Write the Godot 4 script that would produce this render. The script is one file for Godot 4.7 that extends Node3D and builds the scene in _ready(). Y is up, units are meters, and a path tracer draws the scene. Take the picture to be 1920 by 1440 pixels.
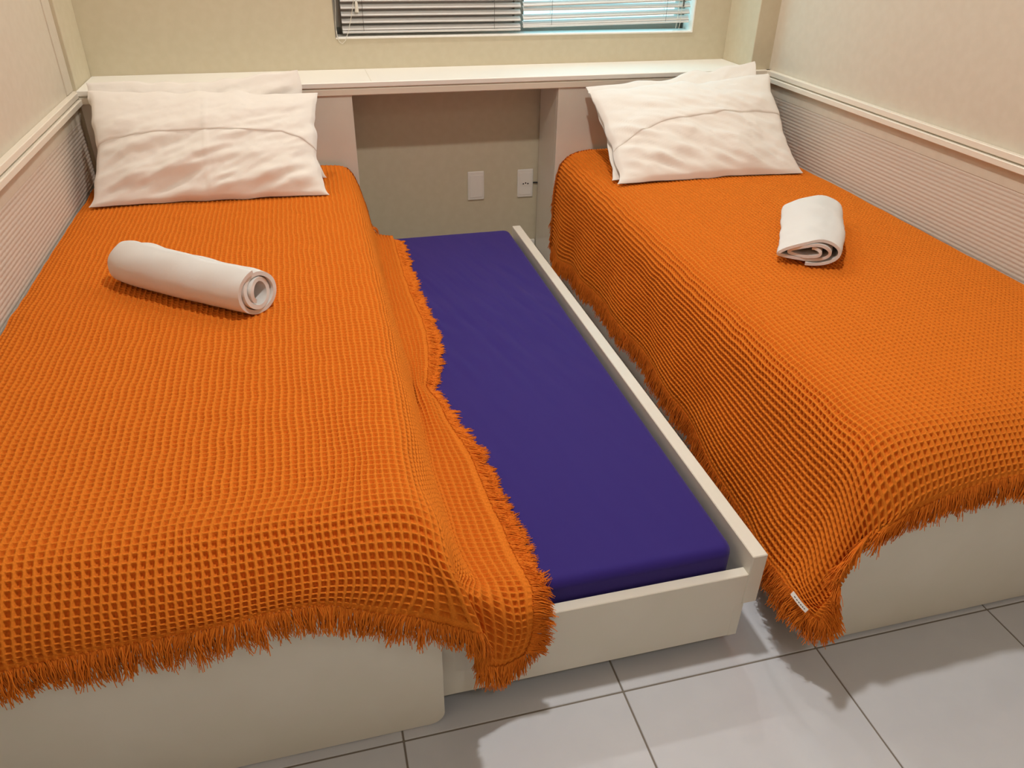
extends Node3D
# Bedroom with two single beds, waffle-weave throws and a pulled-out trundle bed.
# World: x right, y up, z towards the camera; the front of the shelf unit is z = 0, the floor y = 0.

const FOCAL := 1424.83          # in pixels of the 1920 x 1440 photograph
const CAM := Vector3(-0.2023, 1.356, 2.9395)
const CAM_TURN := Vector3(-0.5602, -0.2667, 0.02)
const XL := -0.942              # left wall
const XR := 1.68                # right wall
const ZB := -0.262              # window wall, room side
const ZF := 4.3                 # wall behind the camera
const HIGH := 2.5               # ceiling
const LAMP_COLOR := Color(1.0, 0.985, 0.965)
const DOWNLIGHTS := [[Vector3(0.28, 2.488, 1.68), 0.09, 2.3], [Vector3(-0.4, 2.488, 0.08), 0.07, 0.62], [Vector3(0.45, 2.488, 0.08), 0.07, 0.62], [Vector3(1.3, 2.488, 0.08), 0.07, 0.62], [Vector3(0.28, 2.488, 3.55), 0.09, 0.65]]

var cam_basis: Basis
var M := {}
var rng := RandomNumberGenerator.new()

# ------------------------------------------------------------------ helpers
func at_pixel(u: float, v: float, axis: int, value: float) -> Vector3:
	var r := cam_basis * Vector3((u - 960.0) / FOCAL, -(v - 720.0) / FOCAL, -1.0)
	return CAM + r * ((value - CAM[axis]) / r[axis])

func begin() -> SurfaceTool:
	var st := SurfaceTool.new()
	st.begin(Mesh.PRIMITIVE_TRIANGLES)
	st.set_smooth_group(-1)
	return st

func tri(st: SurfaceTool, a: Vector3, b: Vector3, c: Vector3, out: Vector3) -> void:
	if (b - a).cross(c - a).dot(out) > 0.0:
		st.add_vertex(a); st.add_vertex(c); st.add_vertex(b)
	else:
		st.add_vertex(a); st.add_vertex(b); st.add_vertex(c)

func quad(st: SurfaceTool, a: Vector3, b: Vector3, c: Vector3, d: Vector3, out: Vector3) -> void:
	tri(st, a, b, c, out)
	tri(st, a, c, d, out)

# box between two corners with chamfered edges
func add_box(st: SurfaceTool, lo: Vector3, hi: Vector3, ch := 0.0015) -> void:
	var mid := (lo + hi) * 0.5
	var h := (hi - lo) * 0.5
	ch = minf(ch, minf(h.x, minf(h.y, h.z)) * 0.9)
	var P := func(axis: int, sx: float, sy: float, sz: float) -> Vector3:
		var s := Vector3(sx, sy, sz)
		var p := Vector3(sx * h.x, sy * h.y, sz * h.z)
		for k in 3:
			if k != axis:
				p[k] -= s[k] * ch
		return mid + p
	for axis in 3:
		var b := (axis + 1) % 3
		var c := (axis + 2) % 3
		for sg in [-1.0, 1.0]:
			var q := []
			for w in [[-1.0, -1.0], [1.0, -1.0], [1.0, 1.0], [-1.0, 1.0]]:
				var s := Vector3()
				s[axis] = sg; s[b] = w[0]; s[c] = w[1]
				q.append(P.call(axis, s.x, s.y, s.z))
			var o := Vector3(); o[axis] = sg
			quad(st, q[0], q[1], q[2], q[3], o)
		if ch <= 0.0:
			continue
		# edges that run along this axis, between faces b and c
		for s1 in [-1.0, 1.0]:
			for s2 in [-1.0, 1.0]:
				var s := Vector3(); s[b] = s1; s[c] = s2
				var e := []
				for w in [[b, -1.0], [b, 1.0], [c, 1.0], [c, -1.0]]:
					var t := s; t[axis] = w[1]
					e.append(P.call(w[0], t.x, t.y, t.z))
				quad(st, e[0], e[1], e[2], e[3], s)
	if ch > 0.0:
		for sx in [-1.0, 1.0]:
			for sy in [-1.0, 1.0]:
				for sz in [-1.0, 1.0]:
					tri(st, P.call(0, sx, sy, sz), P.call(1, sx, sy, sz), P.call(2, sx, sy, sz), Vector3(sx, sy, sz))

# polygon in the x-y plane extruded from z0 to z1
func add_prism(st: SurfaceTool, poly: PackedVector2Array, z0: float, z1: float) -> void:
	var idx := Geometry2D.triangulate_polygon(poly)
	for k in range(0, idx.size(), 3):
		var a := poly[idx[k]]; var b := poly[idx[k + 1]]; var c := poly[idx[k + 2]]
		tri(st, Vector3(a.x, a.y, z1), Vector3(b.x, b.y, z1), Vector3(c.x, c.y, z1), Vector3(0, 0, z1 - z0))
		tri(st, Vector3(a.x, a.y, z0), Vector3(b.x, b.y, z0), Vector3(c.x, c.y, z0), Vector3(0, 0, z0 - z1))
	var turn := -1.0 if Geometry2D.is_polygon_clockwise(poly) else 1.0
	for k in poly.size():
		var a := poly[k]; var b := poly[(k + 1) % poly.size()]
		var o := Vector3(b.y - a.y, -(b.x - a.x), 0) * turn
		quad(st, Vector3(a.x, a.y, z0), Vector3(b.x, b.y, z0), Vector3(b.x, b.y, z1), Vector3(a.x, a.y, z1), o)

func add_tube(st: SurfaceTool, pts: PackedVector3Array, r0: float, r1: float, sides := 8) -> void:
	var n := pts.size()
	var rings := []
	var up := Vector3.UP
	for k in n:
		var d := (pts[mini(k + 1, n - 1)] - pts[maxi(k - 1, 0)]).normalized()
		if absf(d.dot(up)) > 0.95:
			up = Vector3.RIGHT if absf(d.x) < 0.9 else Vector3.FORWARD
		var a := d.cross(up).normalized()
		var b := a.cross(d)
		up = b
		var r := lerpf(r0, r1, float(k) / (n - 1))
		var ring := PackedVector3Array()
		for s in sides:
			var f := TAU * s / sides
			ring.append(pts[k] + (a * cos(f) + b * sin(f)) * r)
		rings.append(ring)
	for k in n - 1:
		for s in sides:
			var s2 := (s + 1) % sides
			var p: Vector3 = rings[k][s]
			quad(st, p, rings[k][s2], rings[k + 1][s2], rings[k + 1][s], p - pts[k] + (rings[k][s2] - pts[k]))
	for s in range(1, sides - 1):
		tri(st, rings[0][0], rings[0][s], rings[0][s + 1], pts[0] - pts[1])
		tri(st, rings[n - 1][0], rings[n - 1][s], rings[n - 1][s + 1], pts[n - 1] - pts[n - 2])

func done(st: SurfaceTool) -> ArrayMesh:
	st.generate_normals()
	return st.commit()

func part(called: String, mesh: Mesh, m: Material, parent: Node) -> MeshInstance3D:
	var o := MeshInstance3D.new()
	o.name = called
	o.mesh = mesh
	o.material_override = m
	parent.add_child(o, true)
	return o

func box_part(called: String, lo: Vector3, hi: Vector3, m: Material, parent: Node, ch := 0.0015) -> MeshInstance3D:
	var st := begin()
	add_box(st, lo, hi, ch)
	return part(called, done(st), m, parent)

func thing(called: String, label: String, category: String, group := "") -> Node3D:
	var o := Node3D.new()
	o.name = called
	add_child(o, true)
	o.set_meta("label", label)
	o.set_meta("category", category)
	if group:
		o.set_meta("group", group)
	return o

func structure(called: String, label: String, category: String) -> Node3D:
	var o := thing(called, label, category)
	o.set_meta("kind", "structure")
	return o

# smooth mesh from a grid of points, nu columns by nv rows; wrap joins the last column to the first
func grid_mesh(P: PackedVector3Array, nu: int, nv: int, flip := false, wrap := false) -> ArrayMesh:
	var N := PackedVector3Array()
	N.resize(P.size())
	var sg := -1.0 if flip else 1.0
	for j in nv:
		var ja := maxi(j - 1, 0) * nu
		var jb := mini(j + 1, nv - 1) * nu
		for i in nu:
			var ia := (i + nu - 1) % nu if wrap else maxi(i - 1, 0)
			var ib := (i + 1) % nu if wrap else mini(i + 1, nu - 1)
			N[j * nu + i] = (P[j * nu + ib] - P[j * nu + ia]).cross(P[jb + i] - P[ja + i]).normalized() * sg
	var cols := nu if wrap else nu - 1
	var I := PackedInt32Array()
	I.resize(cols * (nv - 1) * 6)
	var k := 0
	for j in nv - 1:
		for i in cols:
			var i2 := (i + 1) % nu
			var a := j * nu + i
			var b := j * nu + i2
			var c := (j + 1) * nu + i2
			var d := (j + 1) * nu + i
			if flip:
				I[k] = a; I[k + 1] = b; I[k + 2] = c; I[k + 3] = a; I[k + 4] = c; I[k + 5] = d
			else:
				I[k] = a; I[k + 1] = c; I[k + 2] = b; I[k + 3] = a; I[k + 4] = d; I[k + 5] = c
			k += 6
	var arr := []
	arr.resize(Mesh.ARRAY_MAX)
	arr[Mesh.ARRAY_VERTEX] = P
	arr[Mesh.ARRAY_NORMAL] = N
	arr[Mesh.ARRAY_INDEX] = I
	var m := ArrayMesh.new()
	m.add_surface_from_arrays(Mesh.PRIMITIVE_TRIANGLES, arr)
	return m

# ------------------------------------------------------------------ materials
func noise_normal(freq: float, strength: float, seed_: int, size := 512, octaves := 3) -> NoiseTexture2D:
	var n := FastNoiseLite.new()
	n.noise_type = FastNoiseLite.TYPE_SIMPLEX_SMOOTH
	n.seed = seed_
	n.frequency = freq
	n.fractal_octaves = octaves
	var t := NoiseTexture2D.new()
	t.noise = n
	t.seamless = true
	t.width = size
	t.height = size
	t.as_normal_map = true
	t.bump_strength = strength
	return t

func mottle(freq: float, a: Color, b: Color, seed_: int, size := 512) -> NoiseTexture2D:
	var n := FastNoiseLite.new()
	n.noise_type = FastNoiseLite.TYPE_SIMPLEX_SMOOTH
	n.seed = seed_
	n.frequency = freq
	n.fractal_octaves = 4
	var g := Gradient.new()
	g.offsets = PackedFloat32Array([0.25, 0.75])
	g.colors = PackedColorArray([a, b])
	var t := NoiseTexture2D.new()
	t.noise = n
	t.seamless = true
	t.width = size
	t.height = size
	t.color_ramp = g
	return t

func mat(key: String, c: Color, rough: float, spec := 0.5) -> StandardMaterial3D:
	var m := StandardMaterial3D.new()
	m.resource_name = key
	m.albedo_color = c
	m.roughness = rough
	m.metallic_specular = spec
	M[key] = m
	return m

func relief(m: StandardMaterial3D, tex: Texture2D, scale: float, repeat: float) -> void:
	m.normal_enabled = true
	m.normal_texture = tex
	m.normal_scale = scale
	m.uv1_triplanar = true
	m.uv1_world_triplanar = true
	m.uv1_scale = Vector3.ONE * repeat

func make_materials() -> void:
	var m := mat("wall_paint", Color8(218, 208, 190), 0.6, 0.35)
	relief(m, noise_normal(0.08, 2.0, 3), 0.05, 4.0)
	m.albedo_texture = mottle(0.01, Color(0.988, 0.985, 0.982), Color(1, 1, 1), 11)
	m = mat("window_wall_paint", Color8(212, 202, 176), 0.6, 0.35)
	relief(m, noise_normal(0.08, 2.0, 4), 0.05, 4.0)
	m.albedo_texture = mottle(0.01, Color(0.988, 0.985, 0.98), Color(1, 1, 1), 12)
	m = mat("wallpaper", Color8(220, 207, 192), 0.55, 0.35)
	relief(m, noise_normal(0.12, 6.0, 5), 0.5, 6.0)
	mat("trim_paint", Color8(238, 229, 212), 0.35)
	m = mat("laminate", Color8(230, 225, 212), 0.35)
	m.albedo_texture = mottle(0.006, Color(0.988, 0.985, 0.98), Color(1, 1, 1), 21)
	m.uv1_triplanar = true
	m.uv1_world_triplanar = true
	m.uv1_scale = Vector3.ONE * 1.5
	mat("white_paint", Color8(248, 245, 236), 0.4)
	m = mat("tile", Color8(210, 213, 219), 0.2)
	m.albedo_texture = mottle(0.01, Color(0.985, 0.985, 0.988), Color(1, 1, 1), 31)
	m.uv1_triplanar = true
	m.uv1_world_triplanar = true
	m.uv1_scale = Vector3.ONE * 1.2
	mat("grout", Color8(128, 120, 110), 0.9)
	m = mat("orange_cotton", Color8(234, 132, 44), 0.9, 0.15)
	m.albedo_texture = mottle(0.05, Color(0.92, 0.9, 0.88), Color(1, 1, 1), 41)
	relief(m, noise_normal(0.25, 5.0, 42, 512, 2), 0.35, 9.0)
	m.rim_enabled = true
	m.rim = 0.12
	m.rim_tint = 0.8
	m = mat("orange_yarn", Color8(234, 130, 44), 0.9, 0.15)
	m.rim_enabled = true
	m.rim = 0.12
	m.rim_tint = 0.8
	m = mat("purple_sheet", Color8(48, 33, 118), 0.75, 0.3)
	relief(m, noise_normal(0.2, 4.0, 51, 512, 2), 0.3, 12.0)
	m.rim_enabled = true
	m.rim = 0.5
	m.rim_tint = 0.3
	m = mat("pillowcase", Color8(238, 231, 222), 0.85, 0.2)
	relief(m, noise_normal(0.2, 4.0, 61, 512, 2), 0.25, 12.0)
	m.backlight_enabled = true
	m.backlight = Color(0.12, 0.12, 0.12)
	m = mat("towel_terry", Color8(238, 236, 232), 0.95, 0.1)
	relief(m, noise_normal(0.22, 10.0, 71, 512, 2), 0.7, 10.0)
	m = mat("mattress_ticking", Color8(215, 210, 200), 0.9, 0.2)
	m = mat("slat_white", Color8(236, 235, 231), 0.4)
	m.backlight_enabled = true
	m.backlight = Color(0.5, 0.5, 0.5)
	mat("cord", Color8(228, 224, 210), 0.7)
	mat("dark_cord", Color8(88, 84, 78), 0.7)
	m = mat("aluminium", Color8(150, 148, 140), 0.45)
	m.metallic = 0.6
	m = mat("shutter", Color8(158, 153, 148), 0.5)
	m.metallic = 0.3
	m = mat("glass", Color(0.85, 0.95, 0.95, 0.08), 0.02)
	m.transparency = BaseMaterial3D.TRANSPARENCY_ALPHA
	mat("switch_plastic", Color8(240, 236, 228), 0.3)
	mat("black_hole", Color8(24, 22, 20), 0.6)
	mat("black_cable", Color8(30, 28, 27), 0.5)
	mat("tag_cloth", Color8(236, 232, 226), 0.8)
	mat("tag_print", Color8(110, 104, 110), 0.8)
	m = mat("lamp_glow", Color8(255, 248, 236), 0.4)
	m.emission_enabled = true
	m.emission = Color(1.0, 0.95, 0.87)
	m.emission_energy_multiplier = 3.0

# ------------------------------------------------------------------ camera, sky, lamp
func make_view() -> void:
	var cam := Camera3D.new()
	cam.name = "camera"
	cam.position = CAM
	cam.rotation = CAM_TURN
	cam.fov = rad_to_deg(2.0 * atan(720.0 / FOCAL))
	cam.near = 0.02
	add_child(cam)
	cam.current = true
	cam_basis = Basis.from_euler(CAM_TURN)

	var env := Environment.new()
	env.background_mode = Environment.BG_SKY
	var sky := Sky.new()
	var sm := ProceduralSkyMaterial.new()
	sm.sky_top_color = Color(0.45, 0.76, 0.86)
	sm.sky_horizon_color = Color(0.70, 0.93, 0.96)
	sm.ground_bottom_color = Color(0.55, 0.66, 0.66)
	sm.ground_horizon_color = Color(0.68, 0.90, 0.92)
	sm.sun_angle_max = 1.0
	sm.energy_multiplier = 5.0
	sky.sky_material = sm
	env.sky = sky
	env.ambient_light_source = Environment.AMBIENT_SOURCE_DISABLED
	env.reflected_light_source = Environment.REFLECTION_SOURCE_SKY
	env.tonemap_mode = Environment.TONE_MAPPER_LINEAR
	env.tonemap_exposure = 1.0
	env.sdfgi_enabled = true
	env.ssao_enabled = true
	env.ssil_enabled = true
	var we := WorldEnvironment.new()
	we.name = "world_environment"
	we.environment = env
	add_child(we)

	# small flush downlights: one over the feet of the beds (the short crisp shadows on the floor), a weaker row over the head shelf, one further back in the room
	for d in DOWNLIGHTS:
		var light := AreaLight3D.new()
		light.name = "downlight_light"
		light.position = d[0] + Vector3(0, -0.006, 0)
		light.rotation.x = -PI / 2.0
		light.area_size = Vector2(1, 1) * d[1]
		light.light_color = LAMP_COLOR
		light.light_energy = d[2]
		light.area_range = 12.0
		light.area_attenuation = 2.0
		light.shadow_enabled = true
		add_child(light, true)

# ------------------------------------------------------------------ room shell
func make_room() -> void:
	# floor: mortar bed and loose-laid look of 45 cm tiles with open joints
	var floor_node := structure("floor", "white polished ceramic tile floor with thin grey joints", "floor")
	box_part("mortar_bed", Vector3(XL - 0.15, -0.12, ZB - 0.1), Vector3(XR + 0.15, -0.0018, ZF + 0.15), M.grout, floor_node, 0.0)
	var T := 0.45
	var st := begin()
	add_box(st, Vector3(0.0018, -0.012, 0.0018), Vector3(T - 0.0018, 0.0, T - 0.0018), 0.0012)
	var tile_mesh := done(st)
	for i in range(-2, 5):
		for j in range(-6, 6):
			var x := -0.1604 + i * T
			var z := 2.0515 + j * T
			var t := part("tile", tile_mesh, M.tile, floor_node)
			t.position = Vector3(x, 0, z)
			t.rotation.y = 0.0
	# ceiling
	var ceiling := structure("ceiling", "plain white ceiling over the two beds", "ceiling")
	box_part("slab", Vector3(XL - 0.15, HIGH, ZB - 0.15), Vector3(XR + 0.15, HIGH + 0.15, ZF + 0.15), M.wall_paint, ceiling, 0.0)
	# left and right walls: smooth paint above the chair rail, plain band and ribbed paper below
	for side in [-1.0, 1.0]:
		var w := structure("wall_left" if side < 0 else "wall_right", "cream wall with ribbed wainscot beside the bed with the %s towel" % ("long" if side < 0 else "short wide"), "wall")
		var x0: float = XL if side < 0 else XR
		var a := Vector3(minf(x0, x0 + side * 0.15), 0, ZB - 0.15)
		var b := Vector3(maxf(x0, x0 + side * 0.15), HIGH, ZF + 0.15)
		box_part("plaster", a, b, M.wall_paint, w, 0.0)
		part("wainscot", ribs_mesh(x0 - side * 0.001, -side, 0.06, 0.715, -0.03, ZF), M.wallpaper, w)
		box_part("wainscot_band", Vector3(minf(x0, x0 - side * 0.0045), 0.715, -0.03), Vector3(maxf(x0, x0 - side * 0.0045), 0.77, ZF), M.wall_paint, w, 0.0008)
	var wf := structure("wall_front", "plain cream wall behind the viewer", "wall")
	box_part("plaster", Vector3(XL - 0.15, 0, ZF), Vector3(XR + 0.15, HIGH, ZF + 0.15), M.wall_paint, wf, 0.0)
	# window wall with its opening, and the short returns that make the alcove over the shelf
	var wb := structure("wall_back", "cream window wall behind the white shelf", "wall")
	var wx0 := -0.047
	var wx1 := 1.4305
	var wy0 := 0.9228
	var wy1 := 2.02
	st = begin()
	add_box(st, Vector3(XL - 0.15, 0, ZB - 0.15), Vector3(wx0, HIGH, ZB), 0.0)
	add_box(st, Vector3(wx1, 0, ZB - 0.15), Vector3(XR + 0.15, HIGH, ZB), 0.0)
	add_box(st, Vector3(wx0, 0, ZB - 0.15), Vector3(wx1, wy0, ZB), 0.0)
	add_box(st, Vector3(wx0, wy1, ZB - 0.15), Vector3(wx1, HIGH, ZB), 0.0)
	part("plaster", done(st), M.window_wall_paint, wb)
	box_part("return", Vector3(XL - 0.02, 0.0, ZB), Vector3(-0.926, HIGH, -0.026), M.window_wall_paint, wb, 0.002)
	box_part("return", Vector3(1.592, 0.0, ZB), Vector3(XR + 0.02, HIGH, -0.026), M.window_wall_paint, wb, 0.002)
	box_part("corner_strip", Vector3(XL - 0.01, 0.81, -0.026), Vector3(XL + 0.004, HIGH, 0.055), M.wall_paint, wb, 0.001)
	# skirting in the recess
	var bb := structure("baseboard_back", "low white baseboard at the foot of the recess wall", "baseboard")
	box_part("board", Vector3(-0.02, 0.0, ZB), Vector3(0.764, 0.058, ZB + 0.012), M.white_paint, bb, 0.002)
	# chair rails: two stepped strips with a groove between
	for side in [-1.0, 1.0]:
		var n := structure("trim_1" if side < 0 else "trim_2", "stepped white chair rail along the wall above the %s bed" % ("long-towel" if side < 0 else "short-towel"), "trim")
		var x0: float = XL if side < 0 else XR
		var rail := func(out: float, y0: float, y1: float, called: String) -> void:
			var xa: float = x0 - side * out
			box_part(called, Vector3(minf(x0, xa), y0, -0.024 if side > 0 else -0.026), Vector3(maxf(x0, xa), y1, ZF), M.trim_paint, n, 0.002)
		rail.call(0.021, 0.7895, 0.8085, "upper_strip")
		rail.call(0.011, 0.784, 0.790, "groove")
		rail.call(0.027, 0.7665, 0.7855, "lower_strip")
		if side > 0:
			box_part("upper_strip", Vector3(1.585, 0.7895, -0.026), Vector3(XR, 0.8085, -0.005), M.trim_paint, n, 0.002)
			box_part("lower_strip", Vector3(1.585, 0.7665, -0.026), Vector3(XR, 0.7855, 0.0), M.trim_paint, n, 0.002)

# vertical sheet of horizontal ribs with a slight vertical beat, like embossed paper
func ribs_mesh(x0: float, face: float, y0: float, y1: float, z0: float, z1: float) -> ArrayMesh:
	var pitch := 0.0122
	var count := int((y1 - y0) / pitch)
	var fr := [0.0, 0.2, 0.5, 0.8]
	var hh := [0.0, 0.75, 1.0, 0.75]
	var zend := minf(z1, 2.3)
	var nz := int((zend - z0) / 0.0065)
	var P := PackedVector3Array()
	var nu := nz + 2
	for r in count:
		for k in 4:
			var y: float = y1 - (r + fr[k]) * pitch
			for i in nu:
				var z := z0 + i * 0.0065 if i <= nz else z1
				var beat := 0.88 + 0.12 * (1.0 if (i + 2 * (r % 2)) % 4 < 2 else -1.0) if i <= nz else 0.8
				P.append(Vector3(x0 + face * (0.001 + 0.0019 * hh[k] * beat), y, z))
	return grid_mesh(P, nu, count * 4, face > 0)

func make_window() -> void:
	var w := structure("window_1", "two-leaf aluminium window behind white venetian blinds", "window")
	var x0 := -0.047
	var x1 := 1.4305
	var y0 := 0.9228
	var y1 := 2.02
	# painted reveal lining: sill and sides
	box_part("sill", Vector3(x0, y0 - 0.002, ZB - 0.15), Vector3(x1, y0 + 0.004, ZB + 0.004), M.white_paint, w, 0.001)
	box_part("reveal", Vector3(x1 - 0.005, y0, ZB - 0.15), Vector3(x1 + 0.001, y1, ZB + 0.002), M.white_paint, w, 0.001)
	box_part("reveal", Vector3(x0 - 0.001, y0, ZB - 0.15), Vector3(x0 + 0.004, y1, ZB + 0.002), M.aluminium, w, 0.001)
	# fixed frame and the two leaves
	var zf := ZB - 0.085
	var st := begin()
	add_box(st, Vector3(x0, y0, zf - 0.05), Vector3(x1, y0 + 0.03, zf), 0.002)
	add_box(st, Vector3(x0, y1 - 0.03, zf - 0.05), Vector3(x1, y1, zf), 0.002)
	add_box(st, Vector3(x0, y0, zf - 0.05), Vector3(x0 + 0.03, y1, zf), 0.002)
	add_box(st, Vector3(x1 - 0.03, y0, zf - 0.05), Vector3(x1, y1, zf), 0.002)
	add_box(st, Vector3(0.672, y0, zf - 0.04), Vector3(0.712, y1, zf + 0.006), 0.002)
	part("window_frame", done(st), M.aluminium, w)
	box_part("shutter_leaf", Vector3(x0 + 0.03, y0 + 0.03, zf - 0.03), Vector3(0.672, y1 - 0.03, zf - 0.01), M.shutter, w, 0.002)
	box_part("pane", Vector3(0.712, y0 + 0.03, zf - 0.026), Vector3(x1 - 0.03, y1 - 0.03, zf - 0.020), M.glass, w, 0.0)

	blind("blind hanging before the dark shutter leaf, half open", -0.018, 0.684, 0.9415, 0.9415, 40.0, M.slat_white, [0.062, 0.575], 1)
	blind("daylit blue-white blind in front of the bright pane, its last slats askew", 0.694, 1.4185, 0.9505, 0.961, 46.0, M.slat_white, [0.812, 1.31], 2)

func blind(label: String, xa: float, xb: float, ya: float, yb: float, tilt: float, slat_mat: Material, ladders: Array, kind: int) -> void:
	var b := thing("venetian_blind", "white venetian " + label, "blind")
	var z := ZB - 0.028
	var pitch := 0.0246
	# one slat: shallow arched strip 25 mm wide
	var P := PackedVector3Array()
	var a := deg_to_rad(tilt)
	for ring in 2:
		for k in 9:
			var under := k > 4
			var f := (k if not under else 8 - k) / 4.0 - 0.5
			var q := Vector2(f * 0.025, (0.25 - f * f) * 0.010 - (0.0007 if under else 0.0))
			q = q.rotated(-a)
			P.append(Vector3(xa if ring == 0 else xb, q.y, z + q.x))
	var slat := grid_mesh(P, 9, 2, true, true)
	var lean := atan2(yb - ya, xb - xa)
	var n := int((1.96 - ya) / pitch)
	for k in n:
		var y := ya + 0.014 + k * pitch
		var s := part("slat", slat, slat_mat, b)
		var le := lean
		if kind == 2 and k < 5:
			le = lean + [0.004, 0.006, -0.004, 0.010, -0.007][k]
		elif kind == 2:
			le = lean * 0.6
		var t := Transform3D(Basis(Vector3(0, 0, 1), le), Vector3.ZERO)
		var pivot := Vector3(xb, 0, z)
		s.transform = Transform3D(t.basis, pivot - t.basis * pivot + Vector3(0, y + (yb - ya), 0))
	var st := begin()
	add_box(st, Vector3(0, -0.004, z - 0.011), Vector3(Vector2(xb - xa, yb - ya).length(), 0.004, z + 0.011), 0.002)
	var br := part("bottom_rail", done(st), M.slat_white, b)
	br.position = Vector3(xa, ya, 0)
	br.rotation.z = lean
	box_part("head_rail", Vector3(xa, 1.965, z - 0.014), Vector3(xb, 2.0, z + 0.014), M.slat_white, b, 0.002)
	for lx in ladders:
		for dz in [-0.0125, 0.0125]:
			var yy := lerpf(ya, yb, (lx - xa) / (xb - xa)) + 0.004
			st = begin()
			add_tube(st, PackedVector3Array([Vector3(lx, yy, z + dz), Vector3(lx + 0.001, 1.4, z + dz), Vector3(lx, 1.97, z + dz)]), 0.0007, 0.0007, 5)
			part("ladder_cord", done(st), M.dark_cord, b)
	if kind == 1:
		var c := PackedVector3Array()
		for q in [[663, 0], [661, 14], [659, 30], [656, 45], [653, 60], [648, 76], [642, 82], [636, 78], [632, 66], [629.5, 50], [629, 30], [628, 0]]:
			c.append(at_pixel(q[0], q[1], 2, z + 0.038 if q[1] > 60 else z + 0.02))
		c.insert(0, Vector3(c[0].x, 1.9, z + 0.02))
		c.append(Vector3(c[-1].x, 1.9, z + 0.02))
		st = begin()
		add_tube(st, c, 0.0012, 0.0012, 6)
		part("pull_cord", done(st), M.cord, b)
		var p := at_pixel(668.5, 14, 2, z + 0.018)
		st = begin()
		add_tube(st, PackedVector3Array([p + Vector3(0, 0.022, 0), p + Vector3(0, 0.016, 0), p + Vector3(0, -0.016, 0)]), 0.003, 0.0075, 10)
		add_tube(st, PackedVector3Array([p + Vector3(0, 0.02, 0), p + Vector3(0, 0.9, 0)]), 0.001, 0.001, 6)
		part("cord_tassel", done(st), M.cord, b)
	else:
		for q in [[1266, 0.008], [1272, 0.02]]:
			var p := at_pixel(q[0], 56, 2, z + q[1])
			st = begin()
			add_tube(st, PackedVector3Array([Vector3(p.x, 0.934, z + q[1]), Vector3(p.x + 0.004, 0.96, z + q[1]), Vector3(p.x + 0.003, 1.96, z + q[1])]), 0.001, 0.001, 6)
			part("pull_cord", done(st), M.cord, b)
		st = begin()
		add_tube(st, PackedVector3Array([Vector3(1.375, 1.02, z + 0.03), Vector3(1.372, 1.4, z + 0.03), Vector3(1.37, 1.95, z + 0.022)]), 0.003, 0.003, 6)
		part("tilt_wand", done(st), M.dark_cord, b)

# ------------------------------------------------------------------ shelf unit with the two headboards
func make_shelf() -> void:
	var s := thing("headboard_shelf", "long white shelf unit under the window with an open knee recess", "shelf")
	box_part("shelf_board", Vector3(-0.925, 0.7945, ZB), Vector3(1.591, 0.8135, 0.0), M.white_paint, s, 0.0025)
	box_part("groove_strip", Vector3(-0.925, 0.789, -0.03), Vector3(1.591, 0.796, -0.010), M.trim_paint, s, 0.0)
	box_part("fascia", Vector3(-0.925, 0.767, -0.028), Vector3(1.591, 0.7905, -0.003), M.trim_paint, s, 0.0025)
	box_part("front_panel", Vector3(-0.925, 0.012, -0.034), Vector3(-0.0221, 0.768, -0.012), M.laminate, s, 0.0015)
	box_part("front_panel", Vector3(0.7677, 0.012, -0.034), Vector3(1.591, 0.768, -0.012), M.laminate, s, 0.0015)
	box_part("side_panel", Vector3(-0.0441, 0.028, ZB + 0.013), Vector3(-0.0221, 0.768, -0.034), M.laminate, s, 0.001)
	box_part("side_panel", Vector3(0.7677, 0.028, ZB + 0.013), Vector3(0.7897, 0.768, -0.034), M.laminate, s, 0.001)
	# joint between two lengths of the shelf top
	box_part("joint_strip", Vector3(0.050, 0.8130, ZB + 0.02), Vector3(0.0525, 0.8140, -0.003), M.laminate, s, 0.0)

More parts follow.
